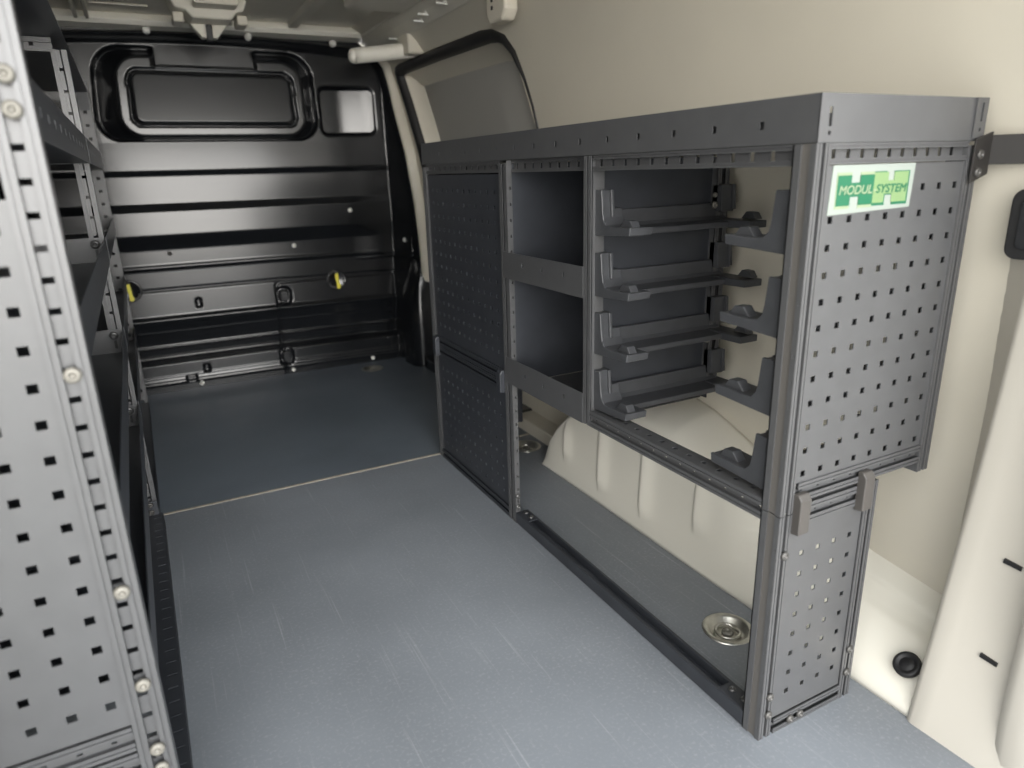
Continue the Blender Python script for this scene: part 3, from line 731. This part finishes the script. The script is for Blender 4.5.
# ================================================================== LEFT RACK
LX, LB = -0.078, -0.40
LN, LM, LF = 0.80, 1.90, 3.00
T = thing('shelving_unit', 'tall dark grey van shelving unit along the left wall, its pale perforated end close up', 'shelving unit', (-0.24, 1.9, 0.0))
def lpost(y, w, z0, z1, gw, hole, pitch=0.0385, mt=M_POST):
    b = MB(); chan_y(b, LX + (0.005 if y < 1 else 0.000) - w, w, y, z0, z1, gw, hole, pitch=pitch, slit=y > 1); return b.build('post', mt, T)
p_near = lpost(LN, 0.037, 0.0, 1.20, 0.013, 0.0085, pitch=0.0308)
b = MB(); chan_y(b, LB, 0.047, LN, 0.0, 1.20, 0.014, 0.0095, pitch=0.0385); b.build('post', M_POST, T)
lpost(LM, 0.030, 0.010, 1.155, 0.010, 0.008, pitch=0.045)
b = MB(); chan_y(b, LB, 0.030, LM, 0.0, 1.155, 0.010, 0.006); b.build('post', M_POST, T)
b = MB(); b.perf((LX - 0.040, LF, 0.0), X, Z, 0.040, 1.215, 0.002, [(0.014, 0.026, 0.03 + 0.045 * i, 0.04 + 0.045 * i) for i in range(26)]); b.box(LX - 0.040, LX - 0.037, LF - 0.02, LF, 0, 1.215); b.box(LX - 0.003, LX - 0.0005, LF - 0.0, LF + 0.03, 0, 1.215); b.build('post', M_STEEL, T)
# near end panel: two perforated sheets, slotted rails
pc = 0.0388
b = MB(); b.perf((-0.360, LN + 0.003, 0.262), X, Z, 0.251, 0.604, 0.0018, [(u - 0.0052, u + 0.0052, v - 0.005, v + 0.005) for u in [0.234 - pc * i for i in range(6)] for v in [0.034 + pc * j for j in range(15)]]); b.build('end_panel', M_STEEL, T)
b = MB(); rail_y(b, -0.36, -0.111, LN, 0.226, 0.034, 0.012, 0.006, hl=0.006); b.build('rail', M_STEEL, T)
b = MB(); rail_y(b, -0.36, -0.111, LN, 0.188, 0.034, 0.012, 0.006, hl=0.006); b.build('rail', M_STEEL, T)
b = MB(); b.box(-0.36, -0.12, LN + 0.004, LN + 0.006, 0.03, 0.188); b.build('end_panel', M_STEEL, T)
b = MB(); rail_y(b, -0.36, -0.111, LN, 0.0, 0.030, 0.012, None); b.build('rail', M_STEEL, T)
# mid frame top rail and shelf bolts
b = MB(); rail_y(b, LB + 0.03, LX - 0.025, LM, 1.150, 0.028, 0.008, 0.006, hl=0.008); b.build('rail', M_STEEL, T)
for z in (0.974, 0.944, 0.694, 0.440, 0.314, 0.220, 0.191): bolt(p_near, (-0.0895, LN - 0.001, z), (0, -1, 0), 0.0085, M_BOLTZ)
# shelves with turned-up lips; one per module and level
def lshelf(y0, y1, z0, z1, holes=True):
    b = MB(); b.box(LB, LX + 0.001, y0, y1, z0, z0 + 0.002)
    L = y1 - y0; hs = []
    if holes: hs = [(q - 0.004, q + 0.004, 0.024, 0.034) for q in [0.06 + 0.0866 * i for i in range(int((L - 0.1) / 0.0866))]]
    b.perf((LX + 0.003, y0, z0), Y, Z, L, z1 - z0, 0.002, hs)
    b.box(LB, LB + 0.002, y0, y1, z0, z1)
    return b.build('shelf', M_DARK, T)
for (z0, z1, hh) in ((0.920, 0.978, True), (0.697, 0.752, False), (0.478, 0.534, False), (0.285, 0.340, False)):
    for y0, y1 in ((LN + 0.03, LM - 0.001), (LM + 0.032, LF - 0.002)):
        s_ = lshelf(y0, y1, z0, z1, hh)
        if y0 > 1.5 and z0 < 0.9:
            e = MB(); e.box(LB + 0.03, LX - 0.004, LM - 0.006, LM - 0.004, z0, z1 + 0.003); fl_ = e.build('end_flange', M_STEEL, s_)
            bolt(fl_, (LX - 0.020, LM - 0.006, z1 - 0.012), (0, -1, 0), 0.010, M_BOLTD)
            MB().box(LX - 0.022, LX - 0.016, LM - 0.0068, LM - 0.0058, z0 + 0.012, z1 - 0.024).build('slot', M_RUB, fl_)
# top shelf over both modules with a raked front
for y0, y1 in ((LN + 0.03, LM - 0.001), (LM, LF)):
    b = MB(); b.box(LB, LX, y0, y1, 1.180, 1.183); b.prism([(LX, 1.180), (LX - 0.020, 1.245), (LX - 0.022, 1.245), (LX - 0.003, 1.183)], 'y', y0, y1); b.box(LB, LB + 0.003, y0, y1, 1.183, 1.245)
    if y0 > 1.5: b.box(LX - 0.038, LX - 0.003, LF - 0.003, LF - 0.001, 1.12, 1.180)
    b.build('top_shelf', M_DARK, T)
b = MB(); b.box(LX - 0.038, LX - 0.001, LF - 0.004, LF - 0.002, 0.0, 0.002)
# back and end sheets
b = MB(); b.box(LB - 0.003, LB, LN + 0.03, LF, 0.28, 1.18); b.build('back_panel', M_DARK, T)
b = MB(); b.box(LB, LX - 0.045, LF - 0.003, LF, 0.28, 0.66); b.build('end_panel', M_DARK, T)
# base rails
BX = 0.010
b = MB(); b.channel((LX + BX, LN + 0.03, 0.001), Y, Z, LM - LN - 0.035, 0.034, 0.03, 0.008, hole=0)
b.perf((LX + BX - 0.036, LN + 0.03, 0.0362), X, Y, 0.034, LM - LN - 0.035, 0.0012, [(0.014, 0.030, 0.02 + i * 0.0375, 0.027 + i * 0.0375) for i in range(28)])
b.build('base_rail', M_DARK, T)
b = MB(); b.channel((LX + 0.001, LM + 0.032, 0.001), Y, Z, LF - LM - 0.04, 0.030, 0.03, 0.008, hole=0); b.build('base_rail', M_DARK, T)
b = MB(); b.box(LX - 0.034, LX + 0.0005, LM - 0.010, LM - 0.006, 0.031, 0.075); cb = b.build('corner_bracket', M_DARK, T, bevel=0.001)
for z in (0.045, 0.066): bolt(cb, (LX - 0.016, LM - 0.010, z), (0, -1, 0), 0.0075)

ga = 0.0115      # the whole rack stands turned by a fraction of a degree against the van
pv = Vector((-0.075, LN, 0)); of = Vector((-0.24, 1.9, 0)) - pv
T.location = pv + Matrix.Rotation(ga, 3, 'Z') @ of; T.rotation_euler = (0, 0, ga)

# ================================================================== SMALL THINGS
# lashing rings let into the floor
RL = ['round zinc lashing ring in the floor beside the near end of the right shelving unit',
      'round zinc lashing ring in the floor just beyond the white wheel arch',
      'round lashing ring in the floor beside the black bulkhead, farthest from the camera']
for (cx, cy), lab in zip(RINGS, RL):
    t = thing('lashing_ring', lab, 'tie-down ring', (cx, cy, 0.0), 'lashing rings let into the floor')
    d = MB(); n = 40
    prof = [(0.050, 0.0), (0.049, 0.0022), (0.043, 0.0028), (0.0385, 0.0), (0.034, -0.009), (0.029, -0.011), (0.001, -0.011)]
    d.lathe((cx, cy, 0), prof + [], n); d.f.pop()       # open below
    d.build('bowl', M_ZINC, t, smooth=True)
    rg = MB(); pts = []
    for i in range(25):
        a = math.radians(60 + 280 * i / 24 - 20); pts.append((cx + 0.023 * math.cos(a), cy + 0.023 * math.sin(a), -0.005))
    rg.tube(pts + [pts[0]], 0.0032, 8); rg.build('ring', M_ZINC, t, smooth=True)
    bolt(t, (cx, cy, -0.010), (0, 0, 1), 0.0115, M_BOLTZ)

# lashing eyes with yellow tags on the bulkhead
for x, z, lab in ((-0.100, 0.447, 'yellow tagged lashing eye on the bulkhead beside the left shelving unit'), (0.745, 0.415, 'yellow tagged lashing eye on the bulkhead, above the load-through hatch')):
    y = 3.18 - bulk(x, z)
    t = thing('lashing_eye', lab, 'tie-down eye', (x, y, z), 'lashing eyes on the bulkhead')
    b = MB(); b.lathe((x, y, z), [(0.047, 0.0), (0.046, -0.006), (0.040, -0.008), (0.034, -0.003), (0.001, -0.003)], 32, 'y'); b.build('bowl', M_BLACK, t, smooth=True, fixn=True)
    b = MB(); b.tube([(x - 0.034, y - 0.008, z - 0.012), (x - 0.028, y - 0.012, z - 0.028), (x, y - 0.016, z - 0.036), (x + 0.028, y - 0.012, z - 0.028), (x + 0.034, y - 0.008, z - 0.012)], 0.004); b.build('ring', M_BOLT, t, smooth=True)
    b = MB(); b.tube([(x - 0.030, y - 0.006, z + 0.028), (x - 0.012, y - 0.010, z + 0.042), (x + 0.004, y - 0.006, z + 0.034)], 0.005); b.build('ring', M_BOLT, t, smooth=True)
    b = MB(); b.prism([(x - 0.008, z + 0.030), (x + 0.005, z + 0.032), (x + 0.006, z + 0.012), (x + 0.008, z - 0.012), (x + 0.014, z - 0.030), (x + 0.008, z - 0.040), (x - 0.004, z - 0.038), (x - 0.005, z - 0.010), (x - 0.010, z + 0.012)], 'y', y - 0.022, y - 0.019); b.build('tag', M_YEL, t, bevel=0.001)

# hatch catches
for x, z, lab in ((0.503, 0.365, 'black rounded catch at the top corner of the load-through hatch'), (0.482, 0.088, 'black rounded catch at the bottom corner of the load-through hatch')):
    y = 3.18 - bulk(x, z)
    b = MB(); b.prism(rrect(x - 0.017, x + 0.017, z - 0.026, z + 0.026, 0.012), 'y', y - 0.010, y)
    tag(b.build('hatch_catch', M_BLACK, bevel=0.004), lab, 'catch', 'catches of the load-through hatch')

# roof fittings
t = thing('roof_bracket', 'cream pressed bracket under the roof above the middle of the bulkhead', 'bracket', (0.31, 2.83, 1.46))
b = MB(); b.prism([(0.185, 1.46), (0.200, 1.425), (0.232, 1.418), (0.252, 1.395), (0.375, 1.395), (0.395, 1.418), (0.420, 1.425), (0.435, 1.46)], 'y', 2.76, 2.90); b.build('plate', M_ROOF, t, bevel=0.006)
b = MB(); b.prism(rrect(0.255, 0.395, 1.425, 1.449, 0.011), 'y', 2.68, 2.77); b.build('loop', M_CREAM, t, bevel=0.004)
b = MB(); b.prism([(0.250, 1.395), (0.285, 1.352), (0.300, 1.352), (0.300, 1.395)], 'y', 2.86, 2.90); b.prism([(0.320, 1.395), (0.320, 1.352), (0.335, 1.352), (0.372, 1.395)], 'y', 2.86, 2.90); b.build('tongue', M_ROOF, t, bevel=0.003)
MB().box(0.300, 0.320, 2.86, 2.89, 1.345, 1.395).build('rubber_stop', M_RUB, t, bevel=0.002)
for xx in (0.195, 0.400): MB().box(xx, xx + 0.035, 2.80, 2.90, 1.388, 1.420).build('tab', M_CREAM, t, bevel=0.006)
for x, y, z, k in ((0.121, 3.085, 1.412, 'left of the middle bracket'), (0.479, 3.085, 1.408, 'right of the middle bracket'), (0.812, 3.085, 1.400, 'nearest the cream roller cover')):
    b = MB(); b.lathe((x, 3.135, z), [(0.014, 0.0), (0.014, -0.010), (0.010, -0.016), (0.001, -0.017)], 20, 'y')
    tag(b.build('plug', M_WHITE, smooth=True, fixn=True), 'small white plug in the dark strip above the bulkhead, %s' % k, 'plug', 'white plugs along the top of the bulkhead')
# sliding door roller cover: rounded cream bar
b = MB(); pts = [(0.798 + 0.26 * i / 10, 2.78, 1.304 + 0.034 * i / 10) for i in range(11)]
b.tube(pts, 0.028, 16); b.lathe((0.798, 2.78, 1.304), [(0.028, 0.0), (0.024, -0.012), (0.014, -0.019), (0.002, -0.021)], 16, 'x')
t = thing('roller_cover', 'rounded cream bar jutting from the top of the sliding door corner', 'cover', (1.0, 2.78, 1.28))
b.build('bar', M_HEAD_LIT, t, smooth=True)
MB().box(0.985, 1.06, 2.70, 2.82, 1.310, 1.405).build('bracket', M_CREAM, t, bevel=0.008)
# clips on the roof rail
for i, (y, x, z) in enumerate(((2.83, 0.985, 1.385), (2.52, 0.975, 1.392), (2.45, 0.965, 1.400), (2.28, 0.965, 1.400))):
    b = MB(); b.box(x - 0.030, x + 0.012, y - 0.006, y + 0.006, z - 0.010, z - 0.003).box(x - 0.004, x + 0.006, y - 0.008, y + 0.008, z - 0.006, z + 0.012)
    tag(b.build('cable_clip', M_WHITE, bevel=0.002), ('white cable clip on the roof rail nearest the roller cover', 'white cable clip on the roof rail, second from the roller cover', 'white cable clip on the roof rail, third from the roller cover', 'white cable clip on the roof rail farthest from the roller cover')[i], 'clip', 'white clips on the roof rail')
# end plate of the door track
t = thing('track_end_plate', 'cream rounded plate with two slots at the top rear corner of the door window', 'plate', (1.03, 2.0, 1.34))
b = MB(); lp_ = [(1.925, 1.285), (2.00, 1.285), (2.02, 1.31), (2.02, 1.40), (1.93, 1.40), (1.905, 1.37), (1.90, 1.31)]
b.prism(lp_, 'x', 0.985, 1.03); b.build('plate', M_CREAM, t, bevel=0.008)
for z in (1.345, 1.325): MB().box(0.9835, 0.986, 1.975, 1.985, z - 0.005, z + 0.005).build('slot', M_RUB, t)

# grommet in the sill, slots and the latch striker on the pillar
t = thing('grommet', 'round black rubber plug in the white sill beside the rear pillar', 'plug', (1.008, 0.552, 0.065))
nrm = Vector((-0.62, 0.05, 0.78)).normalized(); q = nrm.to_track_quat('Z', 'Y').to_matrix()
g = MB(); g.lathe((0, 0, 0), [(0.022, -0.004), (0.022, 0.002), (0.019, 0.005), (0.015, 0.004), (0.013, 0.001), (0.011, 0.001), (0.009, 0.003), (0.001, 0.003)], 28)
g.v = [tuple(q @ Vector(p) + Vector((1.010, 0.552, 0.072))) for p in g.v]; g.build('rim', M_RUB, t, smooth=True, fixn=True)
t = thing('door_latch', 'black rounded rectangular latch recess on the right wall beside the rear pillar', 'latch', (1.10, 0.545, 0.78))
g = MB(); g.prism(rrect(0.500, 0.562, 0.738, 0.835, 0.016), 'x', 1.088, 1.108); g.build('frame', M_RUB, t, bevel=0.003)
g = MB(); g.prism(rrect(0.507, 0.548, 0.752, 0.822, 0.010), 'x', 1.084, 1.09); g.build('insert', M_BLACK, t, bevel=0.003)
